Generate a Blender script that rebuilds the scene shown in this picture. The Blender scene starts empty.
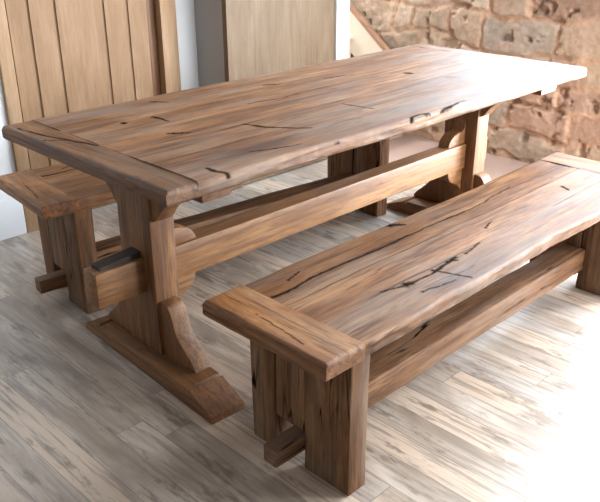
import bpy, bmesh, math, random
import numpy as np
from mathutils import Vector, Matrix, noise
random.seed(7)
PI = math.pi
S = bpy.context.scene
COL = S.collection

# ------------------------------------------------------------------ helpers
def link(o, parent=None):
    COL.objects.link(o)
    if parent: o.parent = parent
    return o

def obj(name, me, m, parent=None, loc=(0, 0, 0), rz=0.0):
    o = bpy.data.objects.new(name, me)
    me.materials.clear(); me.materials.append(m)
    o.location = loc; o.rotation_euler = (0, 0, rz)
    return link(o, parent)

def thing(name, label, cat, loc=(0, 0, 0), rz=0.0, group=None):
    o = bpy.data.objects.new(name, None); o.empty_display_size = .05
    o.location = loc; o.rotation_euler = (0, 0, rz)
    o['label'] = label; o['category'] = cat
    if group: o['group'] = group
    return link(o)

def struct(name, me, m, parent=None, loc=(0, 0, 0), label=None):
    o = obj(name, me, m, parent, loc)
    if parent is None: o['kind'] = 'structure'
    if label: o['label'] = label
    return o

def mesh_from(bm, name='mesh', smooth=True):
    me = bpy.data.meshes.new(name)
    bmesh.ops.recalc_face_normals(bm, faces=bm.faces[:])
    bm.to_mesh(me); bm.free()
    if smooth:
        for p in me.polygons: p.use_smooth = True
        me.set_sharp_from_angle(angle=math.radians(38))
    return me

def add_box(bm, lo, hi):
    c = [(lo[i] + hi[i]) / 2 for i in range(3)]
    d = [hi[i] - lo[i] for i in range(3)]
    r = bmesh.ops.create_cube(bm, size=1, matrix=Matrix.Translation(c) @ Matrix.Diagonal((*d, 1)))
    return r['verts']

def boxes(lst, bev=0.0, name='mesh'):
    bm = bmesh.new()
    for lo, hi in lst: add_box(bm, lo, hi)
    if bev: bmesh.ops.bevel(bm, geom=bm.edges[:], offset=bev, segments=2, profile=.6, affect='EDGES')
    return mesh_from(bm, name)

def slice_axis(bm, axis, step, lo, hi):
    n = Vector((0, 0, 0)); n[axis] = 1
    k = max(1, int((hi - lo) / step))
    for i in range(1, k):
        co = Vector((0, 0, 0)); co[axis] = lo + (hi - lo) * i / k
        bmesh.ops.bisect_plane(bm, geom=bm.verts[:] + bm.edges[:] + bm.faces[:], plane_co=co, plane_no=n)

def rough_up(bm, amp, axis, seed, along=3.0, across=14.0):
    """hand-hewn undulation, stretched along the grain axis"""
    bm.normal_update()
    for v in bm.verts:
        q = Vector([v.co[i] * (along if i == axis else across) for i in range(3)]) + Vector((seed * 7.1, seed * 3.3, seed))
        d = noise.noise(q) * .7 + noise.noise(q * 2.7) * .4
        v.co += v.normal * d * amp

def hewn(lo, hi, axis, bev=.006, amp=.0025, step=.03, seed=0, hook=None, across_cuts=True):
    bm = bmesh.new()
    add_box(bm, lo, hi)
    bmesh.ops.bevel(bm, geom=bm.edges[:], offset=bev, segments=2, profile=.6, affect='EDGES')
    slice_axis(bm, axis, step, lo[axis], hi[axis])
    if across_cuts:
        for a in range(3):
            if a != axis: slice_axis(bm, a, .03, lo[a], hi[a])
    if hook: hook(bm)
    rough_up(bm, amp, axis, seed)
    return mesh_from(bm)

def prism(pts, plane, lo, hi, bev=.004, amp=.0015, seed=0):
    """closed outline in 'YZ' or 'XZ' extruded along the third axis from lo to hi"""
    bm = bmesh.new()
    vs = []
    for a, z in pts:
        vs.append(bm.verts.new((lo, a, z) if plane == 'YZ' else (a, lo, z)))
    f = bm.faces.new(vs)
    r = bmesh.ops.extrude_face_region(bm, geom=[f])
    ev = [e for e in r['geom'] if isinstance(e, bmesh.types.BMVert)]
    d = Vector((hi - lo, 0, 0)) if plane == 'YZ' else Vector((0, hi - lo, 0))
    bmesh.ops.translate(bm, verts=ev, vec=d)
    bmesh.ops.recalc_face_normals(bm, faces=bm.faces[:])
    caps = [e for e in bm.edges if len(e.link_faces) == 2 and max(len(g.verts) for g in e.link_faces) > 4]
    if bev: bmesh.ops.bevel(bm, geom=caps, offset=bev, segments=2, profile=.6, affect='EDGES')
    return mesh_from(bm)

def spline(pts, n=6):
    """Catmull-Rom through open point list"""
    out = []
    P = [pts[0]] + list(pts) + [pts[-1]]
    for i in range(1, len(P) - 2):
        p0, p1, p2, p3 = P[i - 1:i + 3]
        for k in range(n):
            t = k / n
            out.append(tuple(.5 * ((2 * p1[j]) + (-p0[j] + p2[j]) * t + (2 * p0[j] - 5 * p1[j] + 4 * p2[j] - p3[j]) * t * t
                       + (-p0[j] + 3 * p1[j] - 3 * p2[j] + p3[j]) * t ** 3) for j in range(2)))
    out.append(tuple(pts[-1]))
    return out

# value noise in numpy
def vnoise(x, y, seed):
    rs = np.random.RandomState(seed); G = rs.rand(256, 256)
    xi = np.floor(x).astype(int); yi = np.floor(y).astype(int)
    fx = x - xi; fy = y - yi
    fx = fx * fx * (3 - 2 * fx); fy = fy * fy * (3 - 2 * fy)
    g = lambda a, b: G[a % 256, b % 256]
    return (g(xi, yi) * (1 - fx) + g(xi + 1, yi) * fx) * (1 - fy) + (g(xi, yi + 1) * (1 - fx) + g(xi + 1, yi + 1) * fx) * fy
def fbm(x, y, seed, o=4):
    s = 0; a = .5; t = 0
    for k in range(o):
        s = s + a * vnoise(x * 2 ** k + 13.7 * k, y * 2 ** k + 5.1 * k, seed + k); t += a; a *= .5
    return s / t

# ------------------------------------------------------------------ materials
class NT:
    def __init__(s, name):
        s.m = bpy.data.materials.new(name); s.m.use_nodes = True
        s.t = s.m.node_tree; s.t.nodes.clear()
        s.out = s.n('ShaderNodeOutputMaterial'); s.b = s.n('ShaderNodeBsdfPrincipled')
        s.l(s.b.outputs[0], s.out.inputs[0])
    def n(s, ty, **k):
        o = s.t.nodes.new(ty)
        for a, v in k.items(): setattr(o, a, v)
        return o
    def l(s, a, b): s.t.links.new(a, b)
    def val(s, sock, v):
        if hasattr(v, 'node'): s.l(v, sock)
        else: sock.default_value = v
    def math(s, op, a, b=0.0, clamp=False):
        o = s.n('ShaderNodeMath', operation=op, use_clamp=clamp)
        s.val(o.inputs[0], a); s.val(o.inputs[1], b); return o.outputs[0]
    def mix(s, f, a, b, mode='MIX'):
        o = s.n('ShaderNodeMix', data_type='RGBA', blend_type=mode)
        s.val(o.inputs[0], f)
        for i, v in ((6, a), (7, b)):
            s.val(o.inputs[i], v if hasattr(v, 'node') else (*v, 1)[:4])
        return o.outputs[2]
    def noise(s, vec, scale, detail=4, rough=.55, dist=0.0):
        o = s.n('ShaderNodeTexNoise'); s.l(vec, o.inputs['Vector'])
        o.inputs['Scale'].default_value = scale; o.inputs['Detail'].default_value = detail
        o.inputs['Roughness'].default_value = rough; o.inputs['Distortion'].default_value = dist
        return o.outputs['Fac']
    def ramp(s, f, stops):
        o = s.n('ShaderNodeValToRGB'); s.l(f, o.inputs[0]); e = o.color_ramp.elements
        while len(e) > len(stops): e.remove(e[-1])
        while len(e) < len(stops): e.new(1)
        for k, (p, c) in zip(e, stops):
            k.position = p; k.color = (*c, 1) if len(c) == 3 else c
        return o.outputs[0]
    def smooth(s, v, a, b):
        o = s.n('ShaderNodeMapRange', interpolation_type='SMOOTHSTEP'); s.val(o.inputs[0], v)
        o.inputs[1].default_value = a; o.inputs[2].default_value = b; return o.outputs[0]
    def bump(s, h, strength, dist=.01):
        o = s.n('ShaderNodeBump'); s.l(h, o.inputs['Height'])
        o.inputs['Strength'].default_value = strength; o.inputs['Distance'].default_value = dist
        s.l(o.outputs[0], s.b.inputs['Normal'])

def wood(name, dark, mid, light, axis, rough=.5, checks=.5, attr=False, grey=0.0, fine=1.0, spec=.5, cw=1.0):
    k = NT(name)
    tc = k.n('ShaderNodeTexCoord').outputs['Object']
    rnd = k.n('ShaderNodeObjectInfo').outputs['Random']
    off = k.n('ShaderNodeVectorMath', operation='SCALE'); off.inputs[0].default_value = (5.3, 7.7, 3.1)
    k.l(k.math('MULTIPLY', rnd, 11.0), off.inputs['Scale'])
    add = k.n('ShaderNodeVectorMath', operation='ADD'); k.l(tc, add.inputs[0]); k.l(off.outputs[0], add.inputs[1])
    vec = add.outputs[0]
    if attr:
        at = k.n('ShaderNodeAttribute', attribute_name='tone')
        o2 = k.n('ShaderNodeVectorMath', operation='SCALE'); o2.inputs[0].default_value = (9.1, 0.3, 1.7)
        k.l(k.math('MULTIPLY', at.outputs['Fac'], 13.0), o2.inputs['Scale'])
        a2 = k.n('ShaderNodeVectorMath', operation='ADD'); k.l(vec, a2.inputs[0]); k.l(o2.outputs[0], a2.inputs[1]); vec = a2.outputs[0]
    def mp(al, ac):
        m = k.n('ShaderNodeMapping'); k.l(vec, m.inputs[0])
        sc = [ac] * 3; sc[axis] = al; m.inputs['Scale'].default_value = sc
        return m.outputs[0]
    broad = k.noise(mp(1.9, 12), 1, 6, .66, .7)
    streak = k.noise(mp(3, 70), 1, 4, .65, .3)
    fineg = k.noise(mp(14, 260), 1, 3, .6)
    col = k.ramp(broad, [(.28, dark), (.5, mid), (.72, light)])
    col = k.mix(k.math('MULTIPLY', k.smooth(streak, .47, .64), .78 * fine), col, dark)
    col = k.mix(k.math('MULTIPLY', k.smooth(fineg, .50, .70), .55 * fine), col, tuple(c * .55 for c in dark))
    if grey:
        gmask = k.smooth(k.noise(mp(1.2, 5), 1.3, 4, .6), .42, .68)
        col = k.mix(k.math('MULTIPLY', gmask, grey), col, (.25, .205, .165))
    h = k.math('ADD', k.math('MULTIPLY', streak, .6), k.math('MULTIPLY', fineg, .4))
    cr = None
    if checks:
        c1 = k.noise(mp(1.5, 22), 1, 2, .5, .25)
        line = k.math('SUBTRACT', 1.0, k.smooth(k.math('ABSOLUTE', k.math('SUBTRACT', c1, .5)), .004 * cw, .016 * cw))
        msk = k.smooth(k.noise(mp(1.8, 6), 1.7, 2), .5, .62)
        cr = k.math('MULTIPLY', k.math('MULTIPLY', line, msk), checks)
    if attr:
        ca = k.n('ShaderNodeAttribute', attribute_name='crack').outputs['Fac']
        cr = k.math('MAXIMUM', cr, ca) if cr else ca
        tone = at.outputs['Fac']
        hs = k.n('ShaderNodeHueSaturation'); k.l(col, hs.inputs['Color'])
        k.l(k.math('ADD', .78, k.math('MULTIPLY', tone, .48)), hs.inputs['Value'])
        hs.inputs['Saturation'].default_value = 1.0
        col = hs.outputs[0]
    if cr:
        col = k.mix(k.math('MULTIPLY', cr, .96), col, (.012, .008, .006))
        k.l(k.math('MULTIPLY', k.math('SUBTRACT', 1.0, cr), spec), k.b.inputs['Specular IOR Level'])
    k.l(col, k.b.inputs['Base Color'])
    r = k.math('ADD', rough, k.math('MULTIPLY', k.math('SUBTRACT', broad, .5), .25))
    k.l(r, k.b.inputs['Roughness'])
    k.b.inputs['Specular IOR Level'].default_value = spec
    k.bump(h, .35, .004)
    return k.m

def plain(name, col, rough=.8, var=.04, spec=.3):
    k = NT(name)
    tc = k.n('ShaderNodeTexCoord').outputs['Object']
    f = k.noise(tc, 6, 5, .6)
    k.l(k.mix(f, tuple(c * (1 - var) for c in col), tuple(min(1, c * (1 + var)) for c in col)), k.b.inputs['Base Color'])
    k.b.inputs['Roughness'].default_value = rough
    k.b.inputs['Specular IOR Level'].default_value = spec
    k.bump(k.noise(tc, 90, 3), .06, .003)
    return k.m

OAK_D, OAK_M, OAK_L = (.080, .030, .009), (.20, .084, .027), (.315, .15, .054)
OAKT = dict(dark=(.058, .019, .005), mid=(.185, .074, .022), light=(.33, .165, .066))
M = {}
M['top'] = wood('oak_tabletop', **OAKT, axis=0, rough=.57, checks=.45, attr=True, grey=.38, spec=.34)
M['end'] = wood('oak_end_board', **OAKT, axis=1, rough=.52, checks=.3, attr=True, grey=.18, spec=.34)
for i, a in enumerate('xyz'):
    M['oak_' + a] = wood('oak_' + a, OAK_D, OAK_M, OAK_L, i, rough=.55, checks=.3)
    M['beam_' + a] = wood('weathered_oak_' + a, (.075, .034, .014), (.185, .084, .034), (.31, .168, .08), i, rough=.66, checks=1.0, grey=.38, spec=.3, cw=1.9)
M['str'] = wood('pale_oak_stretcher', (.13, .052, .016), (.25, .115, .040), (.37, .19, .073), 0, rough=.5, checks=.2)
M['darkwedge'] = wood('dark_oak_wedge', (.012, .008, .006), (.024, .015, .010), (.045, .028, .02), 0, rough=.6, checks=.3)
M['doorwood'] = wood('light_oak_door', (.225, .122, .060), (.285, .168, .090), (.345, .218, .130), 2, rough=.6, checks=0, fine=.35, spec=.3)
M['doorframe'] = wood('light_oak_frame', (.29, .17, .085), (.37, .235, .135), (.44, .30, .185), 2, rough=.6, checks=0, fine=.35, spec=.3)
M['palepanel'] = wood('pale_oak_panel', (.115, .068, .036), (.165, .108, .062), (.21, .148, .092), 2, rough=.6, checks=0, fine=.4, spec=.3)
M['string'] = wood('stair_string_wood', (.24, .12, .07), (.36, .20, .12), (.46, .28, .18), 1, rough=.55, checks=0, fine=.5)
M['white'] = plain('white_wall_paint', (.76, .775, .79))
M['gloss'] = plain('white_gloss_paint', (.68, .69, .71), .4, .01, .5)
M['cream'] = plain('cream_stair_paint', (.70, .60, .48), .55, .03)
M['plaster'] = plain('room_plaster', (.20, .185, .17))
M['shadegrey'] = plain('shaded_wall_grey', (.36, .345, .33))  # shade on the stair enclosure's return wall, put into its grey colour
M['ceil'] = plain('ceiling_paint', (.42, .41, .40))
M['pink'] = plain('pink_sandstone', (.40, .285, .235), .7, .12, .3)

# ------------------------------------------------------------------ plank tops with cracks
def top_mesh(L, W, T, planks=(), cracks=(), res=.004, seed=0, edge=.006, r=.008, grain='x', tone0=None, ends=False, waney=0.0):
    """slab in local coords x 0..L, y 0..W, z -T..0; planks = y positions of the seams"""
    nx = int(L / res) + 1; ny = int(W / res) + 1
    X, Y = np.meshgrid(np.linspace(0, L, nx), np.linspace(0, W, ny), indexing='ij')
    seamw = [np.full(nx, s) + (fbm(np.linspace(0, L, nx) * 2.2, np.full(nx, s * 9.), seed + 11) - .5) * .014 for s in planks]
    pid = np.zeros_like(X)
    for sw in seamw: pid += (Y > sw[:, None])
    rs = np.random.RandomState(seed + 3)
    tv = rs.rand(len(planks) + 1) if tone0 is None else np.array(tone0)
    tone = tv[pid.astype(int)]
    crack = np.zeros_like(X)
    n1 = fbm(X * 6, Y * 30, seed + 21)
    for i, sw in enumerate(seamw):
        d = np.abs(Y - sw[:, None])
        wid = .0012 + .003 * np.clip(fbm(X * 3.0, Y * 0 + i * 5, seed + 31) - .42, 0, 1) * 3
        crack = np.maximum(crack, np.clip(1.35 - d / wid, 0, 1) * (.12 + .7 * np.clip((fbm(X * 4, Y * 0 + i * 3, seed + 41) - .38) * 4, 0, 1)))
    for pl, w0, w1 in cracks:
        P = np.array(pl, float)
        tl = np.linalg.norm(np.diff(P, axis=0), axis=1); cum = np.concatenate([[0], np.cumsum(tl)])
        x0, y0 = P.min(0) - .03; x1, y1 = P.max(0) + .03
        ix = np.where((X[:, 0] > x0) & (X[:, 0] < x1))[0]; iy = np.where((Y[0] > y0) & (Y[0] < y1))[0]
        if len(ix) == 0 or len(iy) == 0: continue
        sl = np.s_[ix[0]:ix[-1] + 1, iy[0]:iy[-1] + 1]
        xs = X[sl] + (fbm(X[sl] * 30, Y[sl] * 30, seed + 51) - .5) * .010; ys = Y[sl] + (fbm(X[sl] * 30, Y[sl] * 30, seed + 52) - .5) * .010
        best = np.zeros_like(xs)
        for k in range(len(P) - 1):
            a, b = P[k], P[k + 1]; dv = b - a; ll = dv @ dv + 1e-9
            t = np.clip(((xs - a[0]) * dv[0] + (ys - a[1]) * dv[1]) / ll, 0, 1)
            d = np.hypot(xs - a[0] - t * dv[0], ys - a[1] - t * dv[1])
            f = (cum[k] + t * tl[k]) / cum[-1]
            w = (w0 + (w1 - w0) * f) * 1.35
            w = w * (.65 + .7 * vnoise(f * 9, f * 0 + 1, seed + 61))
            best = np.maximum(best, np.clip(1.5 - d / w, 0, 1))
        crack[sl] = np.maximum(crack[sl], best)
    # outline wobble (live edge) on the long sides
    xv = X[:, 0]
    e0 = (fbm(xv * 3.5, xv * 0, seed + 71, 5) - .5) * 2 * edge
    e1 = (fbm(xv * 3.5, xv * 0 + 9, seed + 72, 5) - .5) * 2 * edge
    fd = np.ones(nx) if ends else np.clip(np.minimum(xv, L - xv) / .035, 0, 1)
    e0 = e0 * fd; e1 = e1 * fd
    yv = Y[0]
    f0 = (fbm(yv * 4, yv * 0, seed + 73) - .5) * edge * .8
    wgt = Y / W; wx = X / L
    Xt = X + (f0[None, :] * ((1 - wx) if ends == 'lo' else wx) if ends else 0)
    Yt = Y + e0[:, None] * (1 - wgt) + e1[:, None] * wgt
    d = np.minimum(Y, W - Y)
    if ends: d = np.minimum(d, X if ends == 'lo' else L - X)
    rr = r * (.7 + .9 * fbm(X * 12, Y * 12, seed + 81))
    dd = np.clip(1 - d / rr, 0, 1)
    Z = -rr * (1 - np.sqrt(np.clip(1 - dd ** 2, 0, 1))) * .9
    Z += (fbm(X * 3, Y * 14, seed + 91) - .5) * .004 + (tv[pid.astype(int)] - .5) * .002
    rows = 6
    verts = [np.stack([Xt.ravel(), Yt.ravel(), Z.ravel()], 1)]
    N = nx * ny
    bd = [(i, 0) for i in range(nx)] + [(nx - 1, j) for j in range(1, ny)] + [(i, ny - 1) for i in range(nx - 2, -1, -1)] + [(0, j) for j in range(ny - 2, 0, -1)]
    bi = np.array([i * ny + j for i, j in bd]); nb = len(bi)
    bx, by, bz = Xt.ravel()[bi], Yt.ravel()[bi], Z.ravel()[bi]
    nxv = np.zeros(nb); nyv = np.zeros(nb)
    ii = np.array([b[0] for b in bd]); jj = np.array([b[1] for b in bd])
    nyv[jj == 0] -= 1; nyv[jj == ny - 1] += 1
    if ends: nxv[ii == (0 if ends == 'lo' else nx - 1)] += (-1 if ends == 'lo' else 1)
    s = np.arange(nb) * res
    ring = []
    for q in range(1, rows + 1):
        t = q / rows
        zz = bz * (1 - t) + (-T) * t
        bul = (fbm(s * 9, s * 0 + t * 2.2, seed + 101, 4) - .5) * edge * 1.3
        if not ends: bul = bul * np.clip(np.minimum(bx, L - bx) / .035, 0, 1)
        if q == rows: bul = bul - .004
        ring.append(np.stack([bx + nxv * bul, by + nyv * (bul - waney * t * t * (.4 + 1.2 * fbm(s * 2, s * 0, seed + 111))), zz], 1))
    verts += ring
    V = np.concatenate(verts)
    A = np.arange(N).reshape(nx, ny)
    faces = np.stack([A[:-1, :-1], A[1:, :-1], A[1:, 1:], A[:-1, 1:]], -1).reshape(-1, 4)
    R = [bi] + [N + q * nb + np.arange(nb) for q in range(rows)]
    fs = [faces]
    for q in range(rows):
        a, b = R[q], R[q + 1]
        fs.append(np.stack([np.roll(a, -1), a, b, np.roll(b, -1)], -1))
    F = np.concatenate(fs)
    me = bpy.data.meshes.new('slab')
    nq = len(F)
    me.vertices.add(len(V)); me.vertices.foreach_set('co', V.astype(np.float32).ravel())
    me.loops.add(nq * 4 + nb); me.loops.foreach_set('vertex_index', np.concatenate([F.ravel(), R[-1][::-1]]).astype(np.int32))
    me.polygons.add(nq + 1)
    me.polygons.foreach_set('loop_start', (np.arange(nq + 1) * 4).astype(np.int32))
    me.update(calc_edges=True); me.validate()
    ct = np.zeros(len(V), np.float32); ct[:N] = crack.ravel()
    tt = np.zeros(len(V), np.float32); tt[:N] = tone.ravel()
    sidecr = np.clip((.10 - np.abs(fbm(s * 3, s * 0 + 4, seed + 121) - .5)) * 6, 0, 1) * 0
    for q in range(rows):
        tt[N + q * nb:N + (q + 1) * nb] = tone.ravel()[bi]
    me.attributes.new('crack', 'FLOAT', 'POINT').data.foreach_set('value', ct)
    me.attributes.new('tone', 'FLOAT', 'POINT').data.foreach_set('value', tt)
    me.polygons.foreach_set('use_smooth', np.ones(nq + 1, bool))
    me.set_sharp_from_angle(angle=math.radians(50))
    return me

# ------------------------------------------------------------------ the dining table
TL, TW, TH, TT = 2.128, .86, .77, .043
table = thing('dining_table', 'long rustic oak trestle dining table with a cracked plank top', 'table', (TL / 2, TW / 2, 0))
TO = Vector((-TL / 2, -TW / 2, 0))           # table-local origin at its near right corner
def tpart(name, me, m, off=(0, 0, 0), label=None):
    o = obj(name, me, m, table, TO + Vector(off))
    if label: o['label'] = label
    return o
BB = .098
tc = [([(.531, .325), (.544, .291), (.555, .249), (.589, .204), (.616, .167), (.646, .146)], .006, .0035),
      ([(.175, .065), (.177, .028), (.190, .006), (.216, -.03)], .006, .003),
      ([(.352, .092), (.395, .075), (.458, .056), (.508, .047)], .004, .002),
      ([(.382, .605), (.389, .566), (.393, .524)], .005, .003),
      ([(.305, .41), (.33, .39), (.352, .371)], .007, .005),
      ([(.503, .788), (.539, .732)], .005, .003),
      ([(.953, .698), (1.022, .672)], .006, .003), ([(.281, .614), (.279, .602)], .008, .006),
      ([(.391, .609), (.39, .528)], .005, .003), ([(.943, .294), (.963, .164)], .0035, .003),
      ([(.923, -.02), (.960, .012), (1.0, .016), (1.041, .005), (1.05, -.03)], .005, .004),
      ([(.612, .0), (.552, -.02)], .004, .003), ([(1.505, .464), (1.512, .439)], .011, .009),
      ([(1.543, .294), (1.58, .272)], .004, .003), ([(1.1, .0), (1.269, .018)], .004, .003),
      ([(1.2, .62), (1.35, .60)], .003, .002), ([(.72, .52), (.86, .50), (.95, .505)], .003, .002)]
tc = [([(x - BB, y) for x, y in p], a, b) for p, a, b in tc]
tpart('tabletop', top_mesh(TL - 2 * BB, TW, TT, [.195, .325, .51, .67], tc, .004, 5, .007, .011, tone0=[.35, .30, .62, .42, .50]), M['top'], (BB, 0, TH))
ec = [([(.022, .791), (.038, .653), (.066, .547), (.092, .451)], .003, .005), ([(.014, .609), (.069, .553)], .003, .002)]
tpart('end_board', top_mesh(BB, TW, TT, [], ec, .004, 15, .001, .011, tone0=[.12], ends='lo'), M['end'], (0, 0, TH - .001))
e2 = [([(.03, .2), (.04, .5)], .002, .002)]
tpart('end_board', top_mesh(BB, TW, TT, [], e2, .004, 25, .001, .011, tone0=[.45], ends='hi'), M['end'], (TL - BB, 0, TH))

zb = TH - TT            # underside of the top
def foot_outline(y0, y1, h):
    g = .118
    return [(y0, 0), (y0, .022), (y0 + g - .008, h), (y0 + g - .003, h - .009), (y0 + g + .003, h - .009), (y0 + g + .008, h)] + \
           [(y1 - g - .008, h), (y1 - g - .003, h - .009), (y1 - g + .003, h - .009), (y1 - g + .008, h), (y1, .022), (y1, 0)]
def rail_outline(y0, y1):
    zt = zb + .001; zl = zb - .068
    return [(y0, zt), (y0, zl + .030), (y0 + .035, zl), (y1 - .035, zl), (y1, zl + .030), (y1, zt)]
YC = .4675
def side_low(sgn):       # ogee bracket standing on the foot against the post
    prof = spline([(.0, .255), (.034, .250), (.055, .225), (.068, .185), (.082, .155), (.118, .120), (.150, .092), (.168, .066)], 5)
    return [(YC + sgn * (.085 + a), z) for a, z in prof] + [(YC + sgn * .083, .066), (YC + sgn * .083, .25)]
def side_up(sgn):        # bracket hanging under the top rail beside the post
    zl = zb - .067
    prof = spline([(.200, zl), (.165, zl - .012), (.130, zl - .020), (.105, zl - .048), (.075, zl - .070), (.048, zl - .095), (.022, zl - .128), (0, zl - .138)], 5)
    return [(YC + sgn * (.085 + a), z) for a, z in prof] + [(YC + sgn * .083, zl - .138), (YC + sgn * .083, zl)]
ZS0, ZS1 = .276, .392    # stretcher
def inner_up(x, sgn):
    prof = spline([(.0, .500), (.008, .470), (.024, .452), (.050, .450), (.085, .440), (.112, .420), (.124, ZS1 + .001)], 5)
    return [(x + sgn * a, z) for a, z in prof] + [(x - sgn * .002, ZS1 + .001), (x - sgn * .002, .50)]
def inner_low(x, sgn):
    prof = spline([(.112, ZS0), (.106, .250), (.085, .225), (.050, .208), (.030, .200), (.014, .180), (.0, .160)], 5)
    return [(x + sgn * a, z) for a, z in prof] + [(x - sgn * .002, .160), (x - sgn * .002, ZS0)]
for (px, fx, sg, sd) in ((.192, .140, 1, 1), (1.940, 1.862, -1, 2)):
    fm = prism(foot_outline(.047, .813, .066), 'YZ', fx, fx + .126, .006)
    o = tpart('foot', fm, M['oak_y'])
    if sd == 1:
        o.rotation_euler = (0, 0, math.radians(-2.9))
        o.location = o.location + Vector((-.016, .007, 0))
    tpart('post', hewn((px, .380, .064), (px + .090, .555, zb - .066), 2, .007, .003, .03, 3 + sd), M['oak_z'])
    rx = (px - .012, px + .062, px + .112) if sg > 0 else (px + .010, px + .105, px + .142)
    tpart('top_rail', prism([(rx[0], zb + .001), (rx[0], zb - .064), (rx[1] + .02, zb - .064), (rx[2], zb - .040), (rx[2], zb + .001)], 'XZ', .097, .763, .005), M['oak_y'])
    for s in (-1, 1):
        tpart('bracket', prism(side_low(s), 'YZ', px + .012, px + .075, .004), M['oak_z'])
        tpart('bracket', prism(side_up(s), 'YZ', px + .012, px + .075, .004), M['oak_z'])
    xf = px + .090 if sg > 0 else px
    tpart('bracket', prism(inner_up(xf, sg), 'XZ', .440, .498, .004), M['str'])
    tpart('bracket', prism(inner_low(xf, sg), 'XZ', .440, .498, .004), M['str'])
tpart('stretcher', hewn((.022, .430, ZS0), (2.118, .505, ZS1), 0, .006, .003, .03, 9), M['str'], label='pale squared stretcher beam whose ends pass through both posts')
def wedge_pts(x, s): return [(x, ZS1 - .002), (x + s * .145, ZS1 - .002), (x + s * .145, ZS1 + .022), (x, ZS1 + .010)]
tpart('wedge', prism(wedge_pts(.045, 1), 'XZ', .442, .490, .003), M['darkwedge'], label='dark wooden wedge')
tpart('wedge', prism(wedge_pts(2.105, -1), 'XZ', .442, .490, .003), M['darkwedge'], label='dark wooden wedge')

# ------------------------------------------------------------------ benches
BL, BW, BH, BT = 1.824, .431, .4633, .044
def make_bench(label, loc, rz):
    t = thing('bench', label, 'bench', loc, rz, 'benches beside the table')
    O = Vector((-BL / 2, -BW / 2, 0))
    def part(name, me, m, off=(0, 0, 0)): return obj(name, me, m, t, O + Vector(off))
    b0, b1 = .130, .143
    raw = [([(.205, -.144), (.261, -.147), (.36, -.138), (.468, -.139), (.589, -.144), (.788, -.141), (.986, -.146), (1.101, -.149), (1.389, -.121)], .0045, .002),
           ([(.421, -.327), (.463, -.338), (.511, -.35), (.602, -.357), (.709, -.341), (.741, -.339)], .003, .005),
           ([(.505, -.346), (.522, -.352)], .009, .007), ([(.625, -.34), (.641, -.389), (.661, -.443)], .004, .003),
           ([(.782, -.342), (.83, -.336), (.878, -.33)], .004, .002), ([(.70, -.338), (.73, -.352)], .006, .003), ([(.991, -.278), (1.047, -.264)], .004, .002),
           ([(.8, -.049), (.837, -.079)], .009, .005), ([(1.514, -.259), (1.494, -.292)], .006, .004), ([(.30, -.10), (.36, -.085)], .003, .002),
           ([(.50, -.40), (.62, -.425)], .003, .002)]
    cr = [([(x - .063 - b0, y + .465) for x, y in p], a, b) for p, a, b in raw]
    part('seat', top_mesh(BL - b0 - b1, BW, BT, [.135, .262], cr, .004, 35, .010, .008, tone0=[.42, .66, .36], waney=.006), M['top'], (b0, 0, BH))
    part('end_board', top_mesh(b0, BW + .008, BT + .002, [], [([(.03, .1), (.05, .3)], .0015, .001)], .004, 45, .004, .009, tone0=[.95], ends='lo'), M['end'], (0, -.004, BH + .002))
    part('end_board', top_mesh(b1, BW + .008, BT + .002, [], [], .004, 55, .004, .009, tone0=[.5], ends='hi'), M['end'], (BL - b1, -.004, BH + .002))
    zt = BH - BT - .003
    for x0, d, sd in ((.121, 1, 1), (BL - .121 - .068, -1, 4)):
        part('leg_board', hewn((x0, .028, 0), (x0 + .068, .186, zt), 2, .006, .004, .025, 20 + sd), M['beam_z'])
        part('leg_board', hewn((x0 + .003, .188, .118), (x0 + .065, .297, zt), 2, .004, .003, .025, 21 + sd), M['beam_z'])
        part('leg_board', hewn((x0 + .001, .2985, 0), (x0 + .067, .394, zt), 2, .006, .004, .025, 22 + sd), M['beam_z'])
    part('stretcher', hewn((.187, .165, .085), (BL - .187, .262, .172), 0, .006, .004, .025, 31), M['beam_x'])
    for x0, x1 in ((.018, .205), (BL - .205, BL - .018)):
        part('tenon', hewn((x0, .186, .058), (x1, .236, .112), 0, .005, .002, .03, 33), M['beam_x'])
    return t
make_bench('rustic oak plank bench standing in front of the table, its whole top clear', (.063 + BL / 2, -.465 + BW / 2, 0), 0)
r = math.radians(-5.0)
c0 = Vector((.098, .878)); half = Vector((BL / 2, BW / 2))
cen = c0 + Vector((half.x * math.cos(r) - half.y * math.sin(r), half.x * math.sin(r) + half.y * math.cos(r)))
make_bench('rustic oak plank bench tucked behind the table, near the plank door', (cen.x, cen.y, 0), r)

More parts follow.
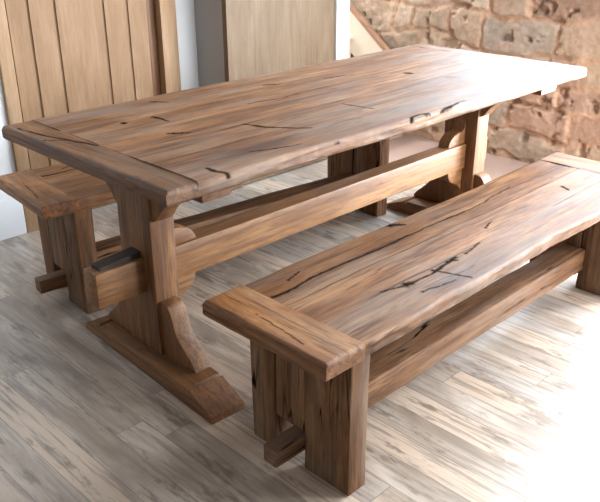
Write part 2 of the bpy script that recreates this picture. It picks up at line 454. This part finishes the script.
# ------------------------------------------------------------------ room shell
XB, YL, YR, XN, HC = 3.0, 1.81, -1.80, -3.0, 2.75
def floor_mat():
    k = NT('grey_oak_laminate')
    tcx = k.n('ShaderNodeTexCoord').outputs['Object']
    sp = k.n('ShaderNodeSeparateXYZ'); k.l(tcx, sp.inputs[0])
    w, ln = .098, 1.15
    u = k.math('DIVIDE', sp.outputs[0], w); iu = k.math('FLOOR', u)
    wn = k.n('ShaderNodeTexWhiteNoise', noise_dimensions='1D'); k.l(iu, wn.inputs['W'])
    v = k.math('ADD', k.math('DIVIDE', sp.outputs[1], ln), k.math('MULTIPLY', wn.outputs['Value'], 5.0)); iv = k.math('FLOOR', v)
    cb = k.n('ShaderNodeCombineXYZ'); k.l(iu, cb.inputs[0]); k.l(iv, cb.inputs[1])
    w2 = k.n('ShaderNodeTexWhiteNoise', noise_dimensions='2D'); k.l(cb.outputs[0], w2.inputs['Vector'])
    tone = w2.outputs['Value']
    off = k.n('ShaderNodeVectorMath', operation='SCALE'); off.inputs[0].default_value = (17., 31., 5.); k.l(tone, off.inputs['Scale'])
    ad = k.n('ShaderNodeVectorMath', operation='ADD'); k.l(tcx, ad.inputs[0]); k.l(off.outputs[0], ad.inputs[1])
    def mp(sx, sy):
        m = k.n('ShaderNodeMapping'); k.l(ad.outputs[0], m.inputs[0]); m.inputs['Scale'].default_value = (sx, sy, 1); return m.outputs[0]
    br = k.noise(mp(9, 2.2), 1, 5, .62, .8); st = k.noise(mp(70, 3.5), 1, 4, .65, .2); bl = k.noise(mp(9, 2.2), 2.0, 5, .7)
    col = k.ramp(br, [(.28, (.215, .164, .124)), (.5, (.40, .328, .265)), (.72, (.60, .53, .46))])
    col = k.mix(k.math('MULTIPLY', k.smooth(tone, .66, .9), .75), col, (.60, .47, .36))
    col = k.mix(k.math('MULTIPLY', k.smooth(tone, .40, .05), .6), col, (.40, .36, .33))
    col = k.mix(k.math('MULTIPLY', k.smooth(st, .48, .62), .8), col, (.26, .21, .175))
    col = k.mix(k.math('MULTIPLY', k.smooth(bl, .54, .67), .8), col, (.15, .112, .086))
    fu = k.math('FRACT', u); fv = k.math('FRACT', v)
    eu = k.math('MULTIPLY', k.math('MINIMUM', fu, k.math('SUBTRACT', 1.0, fu)), w)
    ev = k.math('MULTIPLY', k.math('MINIMUM', fv, k.math('SUBTRACT', 1.0, fv)), ln)
    g = k.smooth(k.math('MINIMUM', eu, ev), .0004, .0018)
    col = k.mix(k.math('MULTIPLY', k.math('SUBTRACT', 1.0, g), .6), col, (.05, .04, .033))
    k.l(col, k.b.inputs['Base Color'])
    k.l(k.math('ADD', .40, k.math('MULTIPLY', k.math('SUBTRACT', br, .5), .22)), k.b.inputs['Roughness'])
    k.b.inputs['Specular IOR Level'].default_value = .8
    k.bump(k.math('ADD', k.math('MULTIPLY', st, .4), g), .22, .002)
    return k.m
struct('floor', boxes([((XN, YR, -.10), (XB + .40, 3.4, 0))]), floor_mat())
struct('ceiling', boxes([((XN, YR, HC), (XB + .25, 3.4, HC + .1))]), M['ceil'])
struct('wall_near', boxes([((XN - .12, YR, 0), (XN, 3.4, HC))]), M['plaster'])

# left wall: plank door, white plaster strip, then the boxed-in stair projecting forward
SX, SY = 1.497, 1.57      # outer corner of the stair enclosure
door0, door1 = .44, 1.362
struct('wall_left', boxes([((XN, YL, 0), (door0, YL + .12, HC)), ((door1, YL, 0), (SX + .06, YL + .12, HC)), ((door0, YL, 2.06), (door1, YL + .12, HC))]), M['white'])
struct('baseboard_left', boxes([((XN, YL - .018, 0), (door0, YL - .0005, .187))], .004), M['gloss'])
struct('trim_1', boxes([((door0, YL - .020, 0), (.500, YL + .06, 2.04)), ((1.268, YL - .028, 0), (door1, YL + .06, 2.04)), ((door0, YL - .024, 1.96), (door1, YL + .06, 2.06))], .004), M['doorframe'])
bm = bmesh.new()
edges = [.506, .606, .731, .973, 1.101, 1.216]
for a, b in zip(edges[:-1], edges[1:]):
    add_box(bm, (a + .0025, YL + .004, .012), (b - .0025, YL + .036, 1.955))
bmesh.ops.bevel(bm, geom=[e for e in bm.edges if abs(e.verts[0].co.z - e.verts[1].co.z) > 1], offset=.006, segments=2, affect='EDGES')
add_box(bm, (.505, YL + .011, .02), (1.216, YL + .05, 1.95))
d1 = struct('door_1', mesh_from(bm), M['doorwood'])
d1['label'] = 'light oak plank door in the left wall'
struct('trim_2', boxes([((1.217, YL + .014, 0), (1.2675, YL + .06, 1.96))], .003), M['oak_z'])

# stair enclosure
struct('wall_stair', boxes([((SX, SY + .012, 0), (SX + .06, YL, HC)), ((SX + .06, SY + .03, 0), (2.285, SY + .07, HC))]), M['shadegrey'])
bm = bmesh.new()
xs = [SX + .062, SX + .19, 1.86, 2.06, 2.285]
add_box(bm, (SX - .002, SY - .012, 0), (SX + .060, SY + .02, 2.0))
for a, b in zip(xs[:-1], xs[1:]): add_box(bm, (a + .0002, SY, .01), (b - .0002, SY + .026, 2.0))
d2 = struct('door_2', mesh_from(bm), M['palepanel']); d2['label'] = 'pale oak boarded panel closing the side of the stairs'
struct('trim_3', boxes([((2.287, SY - .012, 0), (2.395, SY + .10, HC))], .006), M['gloss'])
st = thing('staircase', 'cream painted staircase rising behind the white post against the stone wall', 'staircase', (2.70, 1.60, 0))
so = Vector((-2.70, -1.60, 0))
N0, go, ri = 1.60, .205, .20
obj('riser', boxes([((2.396, N0 + go * i, ri * i), (XB - .08, N0 + go * i + .02, ri * (i + 1) - .02)) for i in range(7)]), M['cream'], st, so)
obj('tread', boxes([((2.396, N0 + go * i - .02, ri * (i + 1) - .02), (XB - .08, N0 + go * (i + 1) + .02, ri * (i + 1))) for i in range(7)], .004), M['cream'], st, so)
def yz(y): return .813 + (y - 2.071) * .77
obj('wall_string', prism([(1.56, yz(1.56)), (3.1, yz(3.1)), (3.1, yz(3.1) - .27), (1.56, yz(1.56) - .27)], 'YZ', XB - .084, XB - .062, .003), M['cream'], st, so)
obj('string_capping', prism([(1.56, yz(1.56) + .012), (3.1, yz(3.1) + .012), (3.1, yz(3.1) - .014), (1.56, yz(1.56) - .014)], 'YZ', XB - .088, XB - .048, .004), M['string'], st, so)
struct('window_2', boxes([((2.44, 3.17, 1.45), (2.96, 3.20, 1.5)), ((2.44, 3.17, 2.3), (2.96, 3.20, 2.35)), ((2.44, 3.17, 1.45), (2.49, 3.20, 2.35)), ((2.91, 3.17, 1.45), (2.96, 3.20, 2.35))], .004), M['gloss'])
struct('wall_stairwell', boxes([((2.285, 3.2, 0), (XB + .2, 3.3, HC)), ((2.285, SY + .10, 0), (2.394, 3.2, HC))]), M['white'])
# pink sandstone slab at the foot of the stone wall and a low pink strip at the bottom stair
struct('trim_4', boxes([((2.295, -1.8, -.05), (XB + .02, 1.585, .004))], .002), M['pink'], label='pinkish stone slab flooring along the foot of the stone wall')
struct('trim_5', boxes([((2.40, 1.555, .004), (XB - .06, 1.60, .060))], .006), M['pink'])

# ---------------------------- rubble stone wall with a window
WY0, WY1, WZ0, WZ1 = .06, 1.45, 1.06, 2.50
DY0, DY1, DZ = -1.60, -.06, 2.25      # glazed door opening in the same wall
def stone_wall():
    def grid(y0, y1, z0, z1, res):
        ny = max(2, int(round((y1 - y0) / res)) + 1); nz = max(2, int(round((z1 - z0) / res)) + 1)
        return np.meshgrid(np.linspace(y0, y1, ny), np.linspace(z0, z1, nz), indexing='ij')
    rs = np.random.RandomState(12)
    rows = [0.0]
    while rows[-1] < 3.0: rows.append(rows[-1] + rs.choice([.10, .13, .16, .19, .23]))
    rows = np.array(rows)
    cols = []
    for i in range(len(rows)):
        c = [-3.0]
        while c[-1] < 4: c.append(c[-1] + rs.uniform(.16, .52))
        cols.append(np.array(c))
    tones = rs.rand(len(rows), 120, 4)
    V, F, C = [], [], []
    n0 = 0
    for (y0, y1, z0, z1, res) in ((DY1, 3.3, 0, WZ0, .0075), (YR, DY0, 0, HC, .02), (DY0, DY1, DZ, HC, .02), (DY1, WY0, WZ0, HC, .02), (WY1, 3.3, WZ0, HC, .02), (WY0, WY1, WZ1, HC, .02)):
        Y, Z = grid(y0, y1, z0, z1, res)
        wy = Y + (fbm(Y * 5, Z * 5, 3) - .5) * .12 + (fbm(Y * 22, Z * 22, 5) - .5) * .03
        wz = Z + (fbm(Y * 2.2, Z * 2.2, 7) - .5) * .22 + (fbm(Y * 14, Z * 14, 9) - .5) * .045
        wz = np.clip(wz, .001, 2.9)
        ri_ = np.clip(np.searchsorted(rows, wz) - 1, 0, len(rows) - 2)
        ci = np.zeros_like(ri_); dl = np.zeros_like(Y); dr = np.zeros_like(Y)
        for r_ in np.unique(ri_):
            mk = ri_ == r_; c = cols[r_]
            k = np.clip(np.searchsorted(c, wy[mk]) - 1, 0, len(c) - 2)
            ci[mk] = k; dl[mk] = wy[mk] - c[k]; dr[mk] = c[k + 1] - wy[mk]
        db = wz - rows[ri_]; dt = rows[ri_ + 1] - wz
        d = np.minimum(np.minimum(dl, dr), np.minimum(db, dt))
        d = d + (fbm(Y * 40, Z * 40, 15) - .5) * .012
        jw = .009 + .012 * fbm(Y * 3, Z * 3, 17)
        m = np.clip((d - jw * .5) / (jw * 1.1), 0, 1); m = m * m * (3 - 2 * m)          # 0 joint .. 1 stone
        T_ = tones[ri_, ci % 120]
        flush = np.clip((fbm(Y * 2.6, Z * 2.6, 19) - .45) * 5, 0, 1)                      # joints pointed flush in places
        rel = (fbm(Y * 9, Z * 9, 23) - .5) * .022 + (fbm(Y * 45, Z * 45, 27) - .5) * .007
        depth = -(1 - m) * (.003 + .016 * (1 - flush)) + (T_[..., 0] - .5) * .022 * m + rel
        hol = np.clip((fbm(Y * 11, Z * 13, 29) - .66) * 12, 0, 1)
        depth -= hol * .030
        # colours
        tan = np.array([.54, .395, .275]); pink = np.array([.53, .345, .24]); grey = np.array([.50, .405, .315]); pale = np.array([.61, .475, .35])
        w = T_[..., 1][..., None]; w2 = T_[..., 2][..., None]
        col = np.where(w < .38, tan, np.where(w < .62, pink, np.where(w < .82, grey, pale)))
        col = col * (.62 + .24 * w2)
        nb = fbm(Y * 16, Z * 16, 33)[..., None]
        col = col * (.80 + .4 * nb)
        patch = np.clip((fbm(Y * 7, Z * 7, 37) - .52) * 6, 0, 1)[..., None]
        col = col * (1 - .45 * patch) + np.array([.50, .34, .25]) * .45 * patch
        mort = np.array([.53, .34, .225]) * (.75 + .5 * nb)
        mm = m[..., None] * .85 + .15
        col = col * mm + mort * (1 - mm)
        X = XB - depth
        A = np.arange(Y.size).reshape(Y.shape) + n0; n0 += Y.size
        V.append(np.stack([X.ravel(), Y.ravel(), Z.ravel()], 1)); C.append(col.reshape(-1, 3))
        F.append(np.stack([A[:-1, :-1], A[:-1, 1:], A[1:, 1:], A[1:, :-1]], -1).reshape(-1, 4))
    # window reveal
    for q in ([(XB, WY0, WZ0), (XB + .34, WY0, WZ0), (XB + .34, WY1, WZ0), (XB, WY1, WZ0)], [(XB, WY0, WZ1), (XB, WY1, WZ1), (XB + .34, WY1, WZ1), (XB + .34, WY0, WZ1)],
              [(XB, DY0, 0), (XB, DY0, DZ), (XB + .34, DY0, DZ), (XB + .34, DY0, 0)], [(XB, DY1, 0), (XB + .34, DY1, 0), (XB + .34, DY1, DZ), (XB, DY1, DZ)], [(XB, DY0, DZ), (XB, DY1, DZ), (XB + .34, DY1, DZ), (XB + .34, DY0, DZ)],
              [(XB, WY0, WZ0), (XB, WY0, WZ1), (XB + .34, WY0, WZ1), (XB + .34, WY0, WZ0)], [(XB, WY1, WZ0), (XB + .34, WY1, WZ0), (XB + .34, WY1, WZ1), (XB, WY1, WZ1)]):
        V.append(np.array(q, float)); C.append(np.tile([[.6, .56, .5]], (4, 1))); F.append(np.array([[n0, n0 + 1, n0 + 2, n0 + 3]])); n0 += 4
    V = np.concatenate(V); F = np.concatenate(F); C = np.concatenate(C)
    me = bpy.data.meshes.new('stone')
    me.vertices.add(len(V)); me.vertices.foreach_set('co', V.astype(np.float32).ravel())
    me.loops.add(F.size); me.loops.foreach_set('vertex_index', F.astype(np.int32).ravel())
    me.polygons.add(len(F)); me.polygons.foreach_set('loop_start', (np.arange(len(F)) * 4).astype(np.int32))
    me.update(calc_edges=True); me.validate()
    ca = me.attributes.new('stone', 'FLOAT_COLOR', 'POINT')
    ca.data.foreach_set('color', np.concatenate([C, np.ones((len(C), 1))], 1).astype(np.float32).ravel())
    me.polygons.foreach_set('use_smooth', np.ones(len(F), bool))
    return me
k = NT('rubble_stone')
at = k.n('ShaderNodeAttribute', attribute_name='stone')
tcw = k.n('ShaderNodeTexCoord').outputs['Object']
nz = k.noise(tcw, 28, 6, .68); nf = k.noise(tcw, 110, 3, .6)
colr = k.mix(.6, at.outputs['Color'], k.ramp(nz, [(.3, (.55, .5, .48)), (.55, (1, 1, 1)), (.75, (1.25, 1.2, 1.15))]), 'MULTIPLY')
k.l(colr, k.b.inputs['Base Color']); k.b.inputs['Roughness'].default_value = .9; k.b.inputs['Specular IOR Level'].default_value = .2
k.bump(k.math('ADD', nz, k.math('MULTIPLY', nf, .4)), .5, .008)
sw = struct('wall_back', stone_wall(), k.m)
sw['label'] = 'rough rubble stone wall with uneven mortar joints'
fr = [((XB + .22, WY0, WZ0), (XB + .28, WY0 + .05, WZ1)), ((XB + .22, WY1 - .05, WZ0), (XB + .28, WY1, WZ1)), ((XB + .22, WY0, WZ0), (XB + .28, WY1, WZ0 + .05)),
      ((XB + .22, WY0, WZ1 - .05), (XB + .28, WY1, WZ1)), ((XB + .225, (WY0 + WY1) / 2 - .02, WZ0), (XB + .275, (WY0 + WY1) / 2 + .02, WZ1))]
struct('window_1', boxes(fr, .004), M['gloss'])

dm = (DY0 + DY1) / 2
fr = [((XB + .2, y, 0), (XB + .25, y + .07, DZ)) for y in (DY0, dm - .07, dm, DY1 - .07)] + [((XB + .2, DY0, z), (XB + .25, DY1, z + .08)) for z in (0, DZ - .08)]
struct('door_4', boxes(fr, .004), M['gloss'])
# right wall with wide glazed garden door (out of the frame)
GX0, GX1, GZ = 1.40, 2.65, 2.05
struct('wall_right', boxes([((XN, YR - .2, 0), (GX0, YR, HC)), ((GX1, YR - .2, 0), (XB + .25, YR, HC)), ((GX0, YR - .2, GZ), (GX1, YR, HC))]), M['plaster'])
gf = []
for x in (GX0, (GX0 + GX1) / 2 - .03, GX1 - .06): gf.append(((x, YR - .13, 0), (x + .06, YR - .08, GZ)))
gf += [((GX0, YR - .13, 0), (GX1, YR - .08, .06)), ((GX0, YR - .13, GZ - .06), (GX1, YR - .08, GZ))]
struct('door_3', boxes(gf, .004), M['gloss'])

# ------------------------------------------------------------------ light
def area(name, loc, rot, sx, sy, power, col):
    l = bpy.data.lights.new(name, 'AREA'); l.shape = 'RECTANGLE'; l.size = sx; l.size_y = sy
    l.energy = power; l.color = col
    o = bpy.data.objects.new(name, l); o.location = loc; o.rotation_euler = rot
    COL.objects.link(o); return o
area('window_daylight', (XB + .36, (WY0 + WY1) / 2, (WZ0 + WZ1) / 2), (0, PI / 2, 0), WZ1 - WZ0 - .05, WY1 - WY0 - .05, 105, (.68, .84, 1))
area('glazed_door_daylight', (XB + .38, dm, DZ / 2), (0, PI / 2, 0), DZ - .05, DY1 - DY0 - .05, 450, (.88, .95, 1))
area('garden_door_daylight', ((GX0 + GX1) / 2, YR - .18, GZ / 2), (PI / 2, 0, 0), GX1 - GX0 - .05, GZ - .05, 90, (.92, .95, 1))
area('stairwell_daylight', (2.70, 3.12, 1.9), (-PI / 2 + .5, 0, 0), .5, .8, 70, (.95, .97, 1))
w = bpy.data.worlds.new('sky'); S.world = w; w.use_nodes = True
bg = w.node_tree.nodes['Background']; bg.inputs[0].default_value = (.80, .90, 1, 1); bg.inputs[1].default_value = 1.5

# ------------------------------------------------------------------ camera
f, cx, cy, cz, yaw, pit, rol = 772.5775, -.99136, -1.45407, 1.38850, .790598, .421738, -.005354
fw = Vector((math.cos(yaw) * math.cos(pit), math.sin(yaw) * math.cos(pit), -math.sin(pit)))
rt = fw.cross(Vector((0, 0, 1))).normalized(); up = rt.cross(fw)
r2 = math.cos(rol) * rt + math.sin(rol) * up; u2 = -math.sin(rol) * rt + math.cos(rol) * up
cam = bpy.data.cameras.new('camera'); cam.sensor_width = 36; cam.lens = f * 36 / 600; cam.clip_start = .05
co = bpy.data.objects.new('camera', cam)
Mx = Matrix((r2, u2, -fw)).transposed().to_4x4(); Mx.translation = (cx, cy, cz)
co.matrix_world = Mx
COL.objects.link(co); S.camera = co
S.view_settings.view_transform = 'Standard'; S.view_settings.look = 'None'
S.view_settings.exposure = 0.25; S.view_settings.gamma = 1; S.view_settings.use_curve_mapping = False
